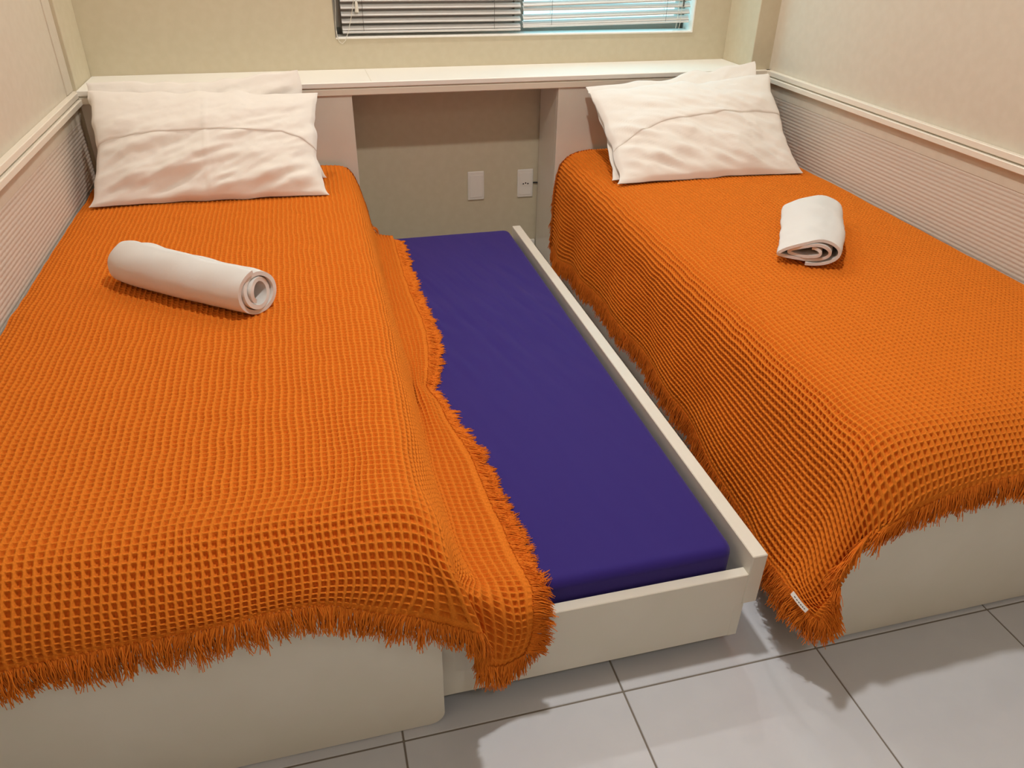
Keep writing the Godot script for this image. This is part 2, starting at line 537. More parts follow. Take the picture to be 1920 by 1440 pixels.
func make_outlets() -> void:
	var p := thing("blank_wall_plate", "blank white wall plate in the knee recess", "wall plate")
	var z := ZB
	box_part("plate", Vector3(0.4535, 0.262, z), Vector3(0.5265, 0.387, z + 0.009), M.switch_plastic, p, 0.003)
	box_part("cover", Vector3(0.4615, 0.274, z + 0.009), Vector3(0.5185, 0.372, z + 0.0115), M.switch_plastic, p, 0.002)
	var o := thing("power_outlet", "white power outlet with three-hole socket beside the panel edge", "outlet")
	box_part("plate", Vector3(0.677, 0.260, z), Vector3(0.7485, 0.384, z + 0.009), M.switch_plastic, o, 0.003)
	box_part("cover", Vector3(0.685, 0.272, z + 0.009), Vector3(0.7405, 0.370, z + 0.0112), M.switch_plastic, o, 0.002)
	# hexagonal socket: a raised rim around a dark well, three pin holes
	var poly := PackedVector2Array()
	for q in [[-0.0185, 0.0], [-0.0125, 0.0085], [0.0125, 0.0085], [0.0185, 0.0], [0.0125, -0.0085], [-0.0125, -0.0085]]:
		poly.append(Vector2(0.7128 + q[0], 0.3215 + q[1]))
	var st := begin()
	add_prism(st, poly, z + 0.010, z + 0.0128)
	var so := part("socket", done(st), M.switch_plastic, o)
	for q in [[-0.0105, 0.0005], [0.0, 0.0035], [0.0105, 0.0005]]:
		st = begin()
		var c := Vector3(0.7128 + q[0], 0.3215 + q[1], z + 0.0122)
		add_tube(st, PackedVector3Array([c, c + Vector3(0, 0, 0.0012)]), 0.0032, 0.0032, 10)
		part("pin_hole", done(st), M.black_hole, so)
	var cb := thing("black_cable", "short black cable end running from the outlet into the panel gap", "cable")
	st = begin()
	add_tube(st, PackedVector3Array([Vector3(0.7475, 0.322, z + 0.004), Vector3(0.756, 0.3225, z + 0.0055), Vector3(0.7672, 0.322, z + 0.006), Vector3(0.782, 0.316, z + 0.0065)]), 0.003, 0.003, 8)
	part("sleeve", done(st), M.black_cable, cb)

# ------------------------------------------------------------------ beds
func make_beds() -> void:
	var l := thing("single_bed", "white single bed with rounded foot panel, trundle pulled from under it", "bed")
	var poly := PackedVector2Array([Vector2(-0.93, 0.002), Vector2(-0.93, 0.385), Vector2(-0.076, 0.385)])
	for k in 9:
		var f := PI / 2.0 * k / 8.0
		poly.append(Vector2(-0.076 - 0.03 + 0.03 * cos(f), 0.002 + 0.03 - 0.03 * sin(f)))
	var st := begin()
	add_prism(st, poly, 2.0075, 2.0309)
	part("foot_panel", done(st), M.laminate, l)
	box_part("platform", Vector3(-0.925, 0.288, 0.0), Vector3(-0.08, 0.306, 2.0075), M.laminate, l)
	box_part("wall_side_panel", Vector3(-0.935, 0.002, 0.0), Vector3(-0.915, 0.385, 2.0075), M.laminate, l)
	part("mattress", cushion_mesh(Vector3(-0.912, 0.306, 0.0), Vector3(-0.085, 0.508, 1.965), 0.05, 0.0, 7), M.mattress_ticking, l)

	var r := thing("single_bed", "white single bed with square foot panel against the ribbed wall by the column", "bed")
	box_part("foot_panel", Vector3(0.738, 0.004, 2.018), Vector3(1.668, 0.385, 2.0419), M.laminate, r, 0.003)
	box_part("side_panel", Vector3(0.785, 0.004, 0.0), Vector3(0.807, 0.30, 2.018), M.laminate, r)
	box_part("platform", Vector3(0.807, 0.288, 0.0), Vector3(1.665, 0.306, 2.018), M.laminate, r)
	part("mattress", cushion_mesh(Vector3(0.805, 0.306, 0.0), Vector3(1.655, 0.508, 1.975), 0.05, 0.0, 8), M.mattress_ticking, r)

	# trundle: low drawer on castors, tall side rail, foot board
	var t := thing("trundle_bed", "low white pull-out trundle drawer with raised side rail between the beds", "bed")
	box_part("side_rail", Vector3(0.5625, 0.1289, 0.094), Vector3(0.5959, 0.2632, 2.0), M.laminate, t, 0.0018)
	box_part("side_board", Vector3(0.545, 0.035, 0.094), Vector3(0.567, 0.1295, 2.0), M.laminate, t, 0.0012)
	box_part("foot_board", Vector3(-0.24, 0.035, 1.976), Vector3(0.5625, 0.2144, 1.9995), M.laminate, t, 0.0015)
	box_part("head_board", Vector3(-0.24, 0.035, 0.094), Vector3(0.545, 0.2144, 0.116), M.laminate, t, 0.0015)
	box_part("bottom_board", Vector3(-0.24, 0.05, 0.116), Vector3(0.545, 0.066, 1.976), M.laminate, t, 0.001)
	for cx in [-0.18, 0.5]:
		for cz in [0.2, 1.9]:
			st = begin()
			add_tube(st, PackedVector3Array([Vector3(cx - 0.012, 0.025, cz), Vector3(cx - 0.009, 0.025, cz), Vector3(cx + 0.009, 0.025, cz), Vector3(cx + 0.012, 0.025, cz)]), 0.025, 0.025, 16)
			part("castor", done(st), M.black_cable, t)

	var tm := thing("trundle_mattress", "thin mattress under a purple fitted sheet lying in the trundle drawer", "mattress")
	part("fitted_sheet", cushion_mesh(Vector3(-0.23, 0.067, 0.118), Vector3(0.542, 0.262, 1.970), 0.020, 1.0, 9), M.purple_sheet, tm)

# rounded slab; wrinkle > 0 adds slack folds to its top
func cushion_mesh(lo: Vector3, hi: Vector3, r: float, wrinkle: float, seed_: int) -> ArrayMesh:
	var nx := 90 if wrinkle > 0 else 24
	var nz := 180 if wrinkle > 0 else 40
	var n1 := FastNoiseLite.new(); n1.seed = seed_; n1.frequency = 3.2; n1.fractal_octaves = 2
	var n2 := FastNoiseLite.new(); n2.seed = seed_ + 5; n2.frequency = 1.0; n2.fractal_octaves = 2
	# columns walk: bottom of one side, up, over the top, down the other side
	var us := PackedVector2Array()   # (x, y offset below the top)
	for k in 7:
		var f := PI / 2.0 * k / 6.0
		us.append(Vector2(r - r * cos(f), r - r * sin(f)))
	var cols := []
	cols.append([0.0, hi.y - lo.y])
	for q in us: cols.append([q.x, q.y])
	var wx := hi.x - lo.x
	for k in range(1, nx): cols.append([r + (wx - 2 * r) * k / nx, 0.0])
	for k in 7: cols.append([wx - us[6 - k].x, us[6 - k].y])
	cols.append([wx, hi.y - lo.y])
	var rows := []
	var wz := hi.z - lo.z
	rows.append([0.0, hi.y - lo.y])
	for q in us: rows.append([q.x, q.y])
	for k in range(1, nz): rows.append([r + (wz - 2 * r) * k / nz, 0.0])
	for k in 7: rows.append([wz - us[6 - k].x, us[6 - k].y])
	rows.append([wz, hi.y - lo.y])
	var P := PackedVector3Array()
	for rw in rows:
		for c in cols:
			var x: float = lo.x + c[0]
			var z: float = lo.z + rw[0]
			# round the corners seen from above
			var ex := minf(c[0], wx - c[0])
			var ez := minf(rw[0], wz - rw[0])
			var rc := 0.03
			if ex < rc and ez < rc:
				var dx := rc - ex
				var dz := rc - ez
				var l := Vector2(dx, dz).length()
				var m := maxf(dx, dz)
				if l > 0.0001:
					var k2 := m / l
					x += (1.0 if c[0] < wx * 0.5 else -1.0) * dx * (1.0 - k2)
					z += (1.0 if rw[0] < wz * 0.5 else -1.0) * dz * (1.0 - k2)
			var y: float = hi.y - maxf(c[1], rw[1])
			if wrinkle > 0.0:
				var inside := clampf(minf(ex, ez) / 0.06, 0.0, 1.0)
				# slanting folds gathered in the upper third of the sheet
				var p := Vector2(x, z)
				var a := n1.get_noise_2d(p.x * 5.0 - p.y * 1.1, p.y * 0.75)
				var band := exp(-pow((z - 0.8) / 0.4, 2.0)) + 0.12
				y += inside * wrinkle * (0.0052 * a * band + 0.004 * n2.get_noise_2d(x, z))
				if c[1] > 0.03 or rw[1] > 0.03:
					y += 0.0
			P.append(Vector3(x, y, z))
	return grid_mesh(P, cols.size(), rows.size())

# ------------------------------------------------------------------ throws
# weights of a smooth curve through points at the given knots: [first index, w0, w1, w2, w3]
func curve_weights(knots: PackedFloat32Array, f: float) -> Array:
	var n := knots.size()
	var i := 0
	while i < n - 2 and f > knots[i + 1]:
		i += 1
	var d := knots[i + 1] - knots[i]
	var u := clampf((f - knots[i]) / d, 0.0, 1.0)
	var h00 := 2 * u * u * u - 3 * u * u + 1
	var h10 := u * u * u - 2 * u * u + u
	var h01 := 1.0 - h00
	var h11 := u * u * u - u * u
	var w := [0.0, h00, h01, 0.0]
	if i > 0:
		var g := h10 * d / (knots[i + 1] - knots[i - 1])
		w[0] -= g; w[2] += g
	else:
		w[1] -= h10; w[2] += h10
	if i < n - 2:
		var g := h11 * d / (knots[i + 2] - knots[i])
		w[1] -= g; w[3] += g
	else:
		w[1] -= h11; w[2] += h11
	return [i - 1, w[0], w[1], w[2], w[3]]

# rows: control points from head to foot, each row from the wall to the free hem.
func make_throw(node: Node3D, rows: Array, flip: bool, seed_: int) -> Dictionary:
	var cell := 0.0136
	var nr := rows.size()
	var nc: int = rows[0].size()
	var sk := PackedFloat32Array([0.0])
	for c in range(1, nc):
		var l := 0.0
		for r in nr: l += rows[r][c].distance_to(rows[r][c - 1])
		sk.append(sk[c - 1] + l / nr)
	var tk := PackedFloat32Array([0.0])
	for r in range(1, nr):
		var l := 0.0
		for c in nc: l += rows[r][c].distance_to(rows[r - 1][c])
		tk.append(tk[r - 1] + l / nc)
	var ns := int(round(sk[nc - 1] / cell))
	var nt := int(round(tk[nr - 1] / cell))
	# samples across one cell: top of the cord, foot of its steep side, across the flat pit, and up the next cord
	var fr := [0.15, 0.27, 0.73, 0.85]
	var frt := [0.10, 0.22, 0.78, 0.90]
	var ff := [1.0, 0.0, 0.0, 1.0]
	var U := ns * 4
	var V := nt * 4
	var wob := FastNoiseLite.new(); wob.seed = seed_; wob.frequency = 3.0; wob.fractal_octaves = 2
	var sw := []
	var su := PackedFloat32Array(); var sf := PackedFloat32Array()
	for i in U:
		var f: float = (i / 4 + fr[i % 4]) * sk[nc - 1] / ns
		su.append(f)
		sf.append(ff[i % 4])
		sw.append(curve_weights(sk, f))
	var B := PackedVector3Array()
	B.resize(U * V)
	var tf := PackedFloat32Array(); var tv := PackedFloat32Array()
	var line := PackedVector3Array()
	line.resize(nc)
	for j in V:
		var f: float = (j / 4 + frt[j % 4]) * tk[nr - 1] / nt
		tv.append(f)
		tf.append(ff[j % 4])
		var w := curve_weights(tk, f)
		var r0: int = w[0]
		for c in nc:
			line[c] = rows[maxi(r0, 0)][c] * w[1] + rows[r0 + 1][c] * w[2] + rows[mini(r0 + 2, nr - 1)][c] * w[3] + rows[mini(r0 + 3, nr - 1)][c] * w[4]
		for i in U:
			var q: Array = sw[i]
			var c0: int = q[0]
			B[j * U + i] = line[maxi(c0, 0)] * q[1] + line[c0 + 1] * q[2] + line[mini(c0 + 2, nc - 1)] * q[3] + line[mini(c0 + 3, nc - 1)] * q[4]
	# lift the weave: ridges along the bed stand higher than the cross ridges
	var P := PackedVector3Array()
	P.resize(U * V)
	var sg := -1.0 if flip else 1.0
	var depth := 0.0082
	for j in V:
		var ja := maxi(j - 2, 0) * U
		var jb := mini(j + 2, V - 1) * U
		for i in U:
			var ia := maxi(i - 2, 0)
			var ib := mini(i + 2, U - 1)
			var b := B[j * U + i]
			var ts := B[j * U + ib] - B[j * U + ia]
			var tt := B[jb + i] - B[ja + i]
			var n := ts.cross(tt).normalized() * sg
			var h := maxf(sf[i], tf[j] * 0.82)
			if i >= U - 5 or j >= V - 5:
				h = 0.55 + 0.25 * h      # plain woven selvedge
			var a := wob.get_noise_2d(su[i], tv[j])
			var a2 := wob.get_noise_2d(su[i] * 3.1 + 7.0, tv[j] * 3.1)
			P[j * U + i] = b + n * (depth * h - 0.001 + 0.0035 * a) + ts.normalized() * (0.003 * a2)
	part("cloth", grid_mesh(P, U, V, flip), M.orange_cotton, node)
	return {"P": P, "U": U, "V": V}

# one run of twisted strands. roots and outs: points on the hem and the way the cloth leaves it
func fringe(node: Node3D, roots: PackedVector3Array, outs: PackedVector3Array, rest_y: Callable, seed_: int, length := 0.055, droop := 1.0) -> void:
	rng.seed = seed_
	var V := PackedVector3Array(); var N := PackedVector3Array(); var I := PackedInt32Array()
	var total := 0.0
	var cum := PackedFloat32Array([0.0])
	for k in range(1, roots.size()):
		total += roots[k].distance_to(roots[k - 1])
		cum.append(total)
	var count := int(total / 0.00048)
	var seg := 5
	var i0 := 0
	var tuft_c := 0.0
	var tuft_w := 0.0
	var tuft_bend := Vector3.ZERO
	var tuft_len := 1.0
	for s in count:
		var f := total * (s + 0.5) / count
		if f > tuft_c + tuft_w:
			tuft_w = rng.randf_range(0.003, 0.008)
			tuft_c = f + tuft_w
			tuft_bend = Vector3(rng.randf_range(-1, 1), rng.randf_range(-0.5, 0.5), rng.randf_range(-1, 1)) * 0.20
			tuft_len = rng.randf_range(0.78, 1.12)
		while i0 < roots.size() - 2 and f > cum[i0 + 1]:
			i0 += 1
		var u := clampf((f - cum[i0]) / maxf(cum[i0 + 1] - cum[i0], 1e-6), 0.0, 1.0)
		var root := roots[i0].lerp(roots[i0 + 1], u)
		var along := (roots[i0 + 1] - roots[i0]).normalized()
		var d := outs[i0].lerp(outs[i0 + 1], u).normalized()
		var pull := (tuft_c - f) * 0.7
		var len := length * tuft_len * rng.randf_range(0.8, 1.08) / seg
		var jit := Vector3(rng.randf_range(-1, 1), rng.randf_range(-1, 1), rng.randf_range(-1, 1))
		var p := root + jit * 0.0016
		var phase := rng.randf() * TAU
		var pts := [p]
		for k in seg:
			var g := float(k + 1) / seg
			var dir := d.lerp(Vector3.DOWN, clampf(droop * (0.25 + 0.75 * g), 0.0, 0.94)).normalized()
			dir += along * (pull / length * 0.9) + tuft_bend * g + jit * (0.09 + 0.10 * g) + along * sin(phase + g * 8.0) * 0.20 + d.cross(along) * cos(phase * 1.7 + g * 8.0) * 0.14
			p += dir.normalized() * len
			var low: float = rest_y.call(p)
			if p.y < low + 0.0012:
				p.y = low + 0.0012 + 0.002 * absf(jit.y)
			pts.append(p)
		var r := rng.randf_range(0.0010, 0.0015)
		var side := d.cross(along).normalized()
		var first := V.size()
		for k in seg + 1:
			var rr := r * (1.0 - 0.45 * k / seg)
			var dd: Vector3 = (pts[mini(k + 1, seg)] - pts[maxi(k - 1, 0)]).normalized()
			var a := dd.cross(side + along * 0.3).normalized()
			var b := dd.cross(a)
			for q in 3:
				var o := a * cos(TAU * q / 3.0) + b * sin(TAU * q / 3.0)
				V.append(pts[k] + o * rr)
				N.append(o)
		for k in seg:
			for q in 3:
				var q2 := (q + 1) % 3
				var a1 := first + k * 3
				I.append(a1 + q); I.append(a1 + 3 + q); I.append(a1 + q2)
				I.append(a1 + q2); I.append(a1 + 3 + q); I.append(a1 + 3 + q2)
	var arr := []
	arr.resize(Mesh.ARRAY_MAX)
	arr[Mesh.ARRAY_VERTEX] = V
	arr[Mesh.ARRAY_NORMAL] = N
	arr[Mesh.ARRAY_INDEX] = I
	var m := ArrayMesh.new()
	m.add_surface_from_arrays(Mesh.PRIMITIVE_TRIANGLES, arr)
	var o := part("fringe", m, M.orange_yarn, node)
	o.set_meta("kind", "stuff")

func hem(t: Dictionary, along_t: bool, last: bool, from: float, to: float) -> Array:
	var U: int = t.U
	var V: int = t.V
	var P: PackedVector3Array = t.P
	var roots := PackedVector3Array(); var outs := PackedVector3Array()
	var n := V if along_t else U
	for k in range(int(from * (n - 1)), int(to * (n - 1)) + 1, 2):
		var a: Vector3
		var b: Vector3
		if along_t:
			a = P[k * U + (U - 1 if last else 0)]
			b = P[k * U + (U - 5 if last else 4)]
		else:
			a = P[(V - 1 if last else 0) * U + k]
			b = P[(V - 5 if last else 4) * U + k]
		roots.append(a)
		outs.append((a - b).normalized())
	return [roots, outs]

# roots that fan round the free corner of a throw, between its side hem and its foot hem
func corner_fan(t: Dictionary) -> Array:
	var U: int = t.U
	var V: int = t.V
	var P: PackedVector3Array = t.P
	var c := P[U * V - 1]
	var out_s := (c - P[U * V - 5]).normalized()
	var out_t := (c - P[U * (V - 4) - 1]).normalized()
	var roots := PackedVector3Array(); var outs := PackedVector3Array()
	for k in 13:
		var f := k / 12.0
		var p := P[U * (V - 1 - int(16 * (1.0 - f * 2.0))) + U - 1] if f < 0.5 else P[U * V - 1 - int(16 * (f * 2.0 - 1.0))]
		roots.append(p)
		outs.append((out_s * (1.0 - f) + out_t * f + Vector3.DOWN * 0.4).normalized())
	return [roots, outs]

func interp(table: Array, z: float) -> float:
	if z <= table[0][0]: return table[0][1]
	for k in range(1, table.size()):
		if z <= table[k][0]:
			return lerpf(table[k - 1][1], table[k][1], (z - table[k - 1][0]) / (table[k][0] - table[k - 1][0]))
	return table[-1][1]

func make_throws() -> void:
	# ---- throw whose free side lies on the trundle
	var l := thing("waffle_throw", "orange waffle-weave throw spilling its fringe onto the purple trundle sheet", "blanket")
	var bend := [[0.1, 0.004], [0.2, 0.003], [0.57, -0.009], [0.88, -0.016], [1.14, -0.014], [1.31, -0.0165], [1.45, -0.0185], [1.58, -0.024], [1.9, -0.014]]
	var free := [[0.1, 0.079], [0.46, 0.071], [0.66, 0.070], [0.88, 0.079], [1.07, 0.063], [1.24, 0.028], [1.30, 0.044], [1.45, 0.059], [1.56, 0.080], [1.70, 0.087], [1.81, 0.096], [1.93, 0.104]]
	var edge := [[0.0, -0.050], [0.7, -0.054], [1.2, -0.060], [1.6, -0.070], [1.9, -0.085]]
	var rows := []
	for z: float in [0.014, 0.07, 0.16, 0.32, 0.5, 0.7, 0.88, 1.05, 1.17, 1.24, 1.31, 1.42, 1.56, 1.72, 1.88]:
		var y := 0.519 + 0.006 * sin(z * 2.3)
		var e := interp(edge, z)
		var b := interp(bend, z)
		var h := interp(free, z)
		var zs := maxf(z, 0.125)             # the part on the trundle starts at its mattress
		var mid := (e + b) * 0.5
		var bump := 0.018 * exp(-pow((z - 1.33) / 0.13, 2.0)) + 0.006 * exp(-pow((z - 0.62) / 0.2, 2.0))
		rows.append(PackedVector3Array([
			Vector3(-0.928, y - 0.016, z), Vector3(-0.88, y - 0.002, z), Vector3(-0.68, y + 0.004, z), Vector3(-0.45, y + 0.006, z), Vector3(-0.25, y + 0.004, z),
			Vector3(e - 0.065, y, z), Vector3(e - 0.022, y - 0.012, z), Vector3(e + 0.002, y - 0.045, lerpf(z, zs, 0.2)), Vector3(mid + 0.002, 0.39, lerpf(z, zs, 0.6)),
			Vector3(b, 0.292, zs), Vector3((b + h) * 0.5, 0.273 + bump, zs), Vector3(h, 0.268, zs)]))
	# over the foot
	var px := func(u: float, v: float, z: float) -> Vector3: return at_pixel(u, v, 2, z)
	var q := [[-0.922, 0.0], [-0.885, 0.0], [-0.68, 0.0], [-0.46, 0.0], [-0.27, 0.0]]
	var r1 := PackedVector3Array(); var r2 := PackedVector3Array(); var r3 := PackedVector3Array(); var r4 := PackedVector3Array()
	var hemy := [0.400, 0.402, 0.408, 0.422, 0.424]
	var fold := [0.0, 0.004, -0.003, 0.003, -0.002]
	for k in 5:
		var x: float = q[k][0]
		r1.append(Vector3(x, 0.512, 1.965))
		r2.append(Vector3(x, 0.480, 2.022 + fold[k]))
		r3.append(Vector3(x - 0.002, (0.480 + hemy[k]) * 0.5 - 0.004, 2.056 + fold[k]))
		r4.append(Vector3(x - 0.004, hemy[k], 2.070 + fold[k]))
	r1.append(Vector3(-0.150, 0.510, 1.965)); r2.append(Vector3(-0.150, 0.476, 2.026)); r3.append(Vector3(-0.152, 0.430, 2.062)); r4.append(px.call(718, 1148, 2.074))
	r1.append(Vector3(-0.104, 0.502, 1.97)); r2.append(Vector3(-0.102, 0.466, 2.035)); r3.append(Vector3(-0.100, 0.416, 2.074)); r4.append(px.call(786, 1156, 2.084))
	# the shoulder runs on as the ridge of a fold, the cloth tucks back behind it and comes out again as the hanging flap
	r1.append(Vector3(-0.070, 0.474, 1.98)); r2.append(px.call(838, 1058, 2.055)); r3.append(px.call(866, 1118, 2.088)); r4.append(px.call(898, 1188, 2.100))
	r1.append(Vector3(-0.045, 0.385, 1.972)); r2.append(px.call(850, 1092, 2.018)); r3.append(px.call(868, 1152, 2.036)); r4.append(px.call(889, 1230, 2.048))
	r1.append(Vector3(-0.002, 0.296, 1.965)); r2.append(px.call(884, 1116, 2.020)); r3.append(px.call(897, 1174, 2.034)); r4.append(px.call(912, 1246, 2.044))
	r1.append(Vector3(0.054, 0.280, 1.962)); r2.append(Vector3(0.055, 0.256, 2.012)); r3.append(Vector3(0.055, 0.200, 2.026)); r4.append(px.call(942, 1243, 2.034))
	r1.append(Vector3(0.106, 0.270, 1.962)); r2.append(Vector3(0.104, 0.248, 2.008)); r3.append(Vector3(0.097, 0.195, 2.020)); r4.append(px.call(982, 1222, 2.024))
	rows.append(r1); rows.append(r2); rows.append(r3); rows.append(r4)
	var t := make_throw(l, rows, true, 101)
	var on_trundle := func(p: Vector3) -> float:
		if p.z < 1.965 and p.z > 0.12 and p.x > -0.05 and p.x < 0.55: return 0.264
		return 0.004
	var hm := hem(t, true, true, 0.06, 1.0)
	fringe(l, hm[0], hm[1], on_trundle, 201, 0.052, 0.55)
	hm = hem(t, false, true, 0.015, 1.0)
	fringe(l, hm[0], hm[1], on_trundle, 202, 0.060, 1.0)
	hm = corner_fan(t)
	fringe(l, hm[0], hm[1], on_trundle, 208, 0.056, 0.7)
	hm = hem(t, false, false, 0.72, 0.92)
	fringe(l, hm[0], hm[1], on_trundle, 203, 0.045, 0.9)

	# ---- throw hanging to the floor corner with the sewn tag
	var r := thing("waffle_throw", "orange waffle-weave throw with white tag sewn on its low hanging corner", "blanket")
	var shoulder := [[0.0, 0.775], [0.5, 0.762], [1.2, 0.752], [1.6, 0.748], [1.9, 0.742]]
	var hemx := [[0.0, 0.770], [0.17, 0.757], [0.54, 0.744], [1.0, 0.738], [1.34, 0.730], [1.55, 0.722], [1.75, 0.706], [1.9, 0.684]]
	var hemh := [[0.0, 0.125], [0.17, 0.125], [0.3, 0.150], [0.54, 0.172], [1.0, 0.185], [1.34, 0.165], [1.55, 0.140], [1.75, 0.120], [1.9, 0.128]]
	rows = []
	for z: float in [0.014, 0.07, 0.16, 0.3, 0.45, 0.65, 0.85, 1.05, 1.25, 1.42, 1.58, 1.74, 1.88]:
		var y := 0.519 + 0.005 * sin(z * 2.0 + 1.0)
		var s := interp(shoulder, z)
		var hx := interp(hemx, z)
		var hy := interp(hemh, z)
		var wave := 0.007 * sin(z * 17.0) * clampf((z - 0.05) * 4.0, 0.0, 1.0) + 0.010 * exp(-pow((z - 0.16) / 0.07, 2.0))
		rows.append(PackedVector3Array([
			Vector3(1.658, y - 0.030, z), Vector3(1.625, y - 0.006, z), Vector3(1.42, y + 0.004, z), Vector3(1.18, y + 0.006, z), Vector3(0.98, y + 0.003, z),
			Vector3(s + 0.090, y - 0.004, z), Vector3(s + 0.040, y - 0.022, z), Vector3(s + 0.010, y - 0.062, z),
			Vector3(lerpf(s, hx, 0.25), lerpf(0.455, hy, 0.33), z), Vector3(lerpf(s, hx, 0.65) - wave * 0.6, lerpf(0.455, hy, 0.68), z), Vector3(hx - wave, hy, z)]))
	r1 = PackedVector3Array(); r2 = PackedVector3Array(); r3 = PackedVector3Array(); r4 = PackedVector3Array()
	hemy = [0.425, 0.428, 0.436, 0.438, 0.428]
	var qx := [1.658, 1.628, 1.42, 1.18, 0.985]
	for k in 5:
		r1.append(Vector3(qx[k], 0.512, 1.972))
		r2.append(Vector3(qx[k], 0.484, 2.028 + fold[k]))
		r3.append(Vector3(qx[k], (0.484 + hemy[k]) * 0.5 - 0.003, 2.058 + fold[k]))
		r4.append(Vector3(qx[k], hemy[k], 2.070 + fold[k]))
	r1.append(Vector3(0.836, 0.508, 1.974)); r2.append(Vector3(0.838, 0.476, 2.034)); r3.append(Vector3(0.842, 0.432, 2.066)); r4.append(px.call(1715, 952, 2.074))
	r1.append(Vector3(0.784, 0.492, 1.978)); r2.append(Vector3(0.784, 0.452, 2.040)); r3.append(Vector3(0.790, 0.402, 2.074)); r4.append(px.call(1660, 985, 2.082))
	r1.append(Vector3(0.748, 0.450, 1.985)); r2.append(Vector3(0.742, 0.404, 2.052)); r3.append(Vector3(0.744, 0.352, 2.084)); r4.append(px.call(1618, 1026, 2.094))
	r1.append(Vector3(0.722, 0.350, 1.99)); r2.append(Vector3(0.710, 0.315, 2.058)); r3.append(Vector3(0.712, 0.276, 2.090)); r4.append(px.call(1586, 1072, 2.104))
	r1.append(Vector3(0.694, 0.238, 1.99)); r2.append(Vector3(0.680, 0.215, 2.05)); r3.append(Vector3(0.684, 0.196, 2.088)); r4.append(px.call(1564, 1120, 2.108))
	r1.append(px.call(1466, 1084, 1.98)); r2.append(px.call(1492, 1116, 2.036)); r3.append(px.call(1512, 1142, 2.072)); r4.append(px.call(1542, 1164, 2.104))
	rows.append(r1); rows.append(r2); rows.append(r3); rows.append(r4)
	t = make_throw(r, rows, false, 151)
	var on_floor := func(_p: Vector3) -> float: return 0.001
	hm = hem(t, true, true, 0.0, 1.0)
	fringe(r, hm[0], hm[1], on_floor, 204, 0.066, 0.9)
	hm = hem(t, false, true, 0.015, 0.6)
	fringe(r, hm[0], hm[1], on_floor, 205, 0.058, 0.95)
	hm = hem(t, false, true, 0.6, 1.0)
	fringe(r, hm[0], hm[1], on_floor, 207, 0.056, 0.6)
	hm = corner_fan(t)
	fringe(r, hm[0], hm[1], on_floor, 209, 0.062, 0.75)
	fringe(r, hm[0], hm[1], on_floor, 210, 0.055, 0.75)
	hm = hem(t, false, false, 0.62, 1.0)
	fringe(r, hm[0], hm[1], on_floor, 206, 0.045, 0.9)
	# sewn tag near the corner
	var U: int = t.U
	var V: int = t.V
	var P: PackedVector3Array = t.P
	var a := at_pixel(1486, 1102, 2, 2.030)
	var b := at_pixel(1514, 1136, 2, 2.076)
	var nrm := Vector3(-0.45, 0.25, 1.0).normalized()
	var d := (b - a)
	var w := d.cross(nrm).normalized() * 0.010
	var st := begin()
	for k in 8:
		var f0 := k / 8.0
		var f1 := (k + 1) / 8.0
		var p0 := a + d * f0 + nrm * (0.012 + 0.006 * sin(f0 * PI))
		var p1 := a + d * f1 + nrm * (0.012 + 0.006 * sin(f1 * PI))
		quad(st, p0, p1, p1 + w, p0 + w, nrm)
		quad(st, p0 - nrm * 0.0006, p1 - nrm * 0.0006, p1 + w - nrm * 0.0006, p0 + w - nrm * 0.0006, -nrm)
	var tag := part("sewn_tag", done(st), M.tag_cloth, r)
	tag.set_meta("label", "small white sewn tag with grey print")
	st = begin()
	for k in range(1, 7):
		var f0 := (k + 0.1) / 8.0
		var f1 := (k + 0.75) / 8.0
		var o0 := nrm * (0.0125 + 0.006 * sin(f0 * PI)) + w * 0.42
		var o1 := nrm * (0.0125 + 0.006 * sin(f1 * PI)) + w * 0.42
		quad(st, a + d * f0 + o0, a + d * f1 + o1, a + d * f1 + o1 + w * 0.22, a + d * f0 + o0 + w * 0.22, nrm)
	part("print", done(st), M.tag_print, tag)

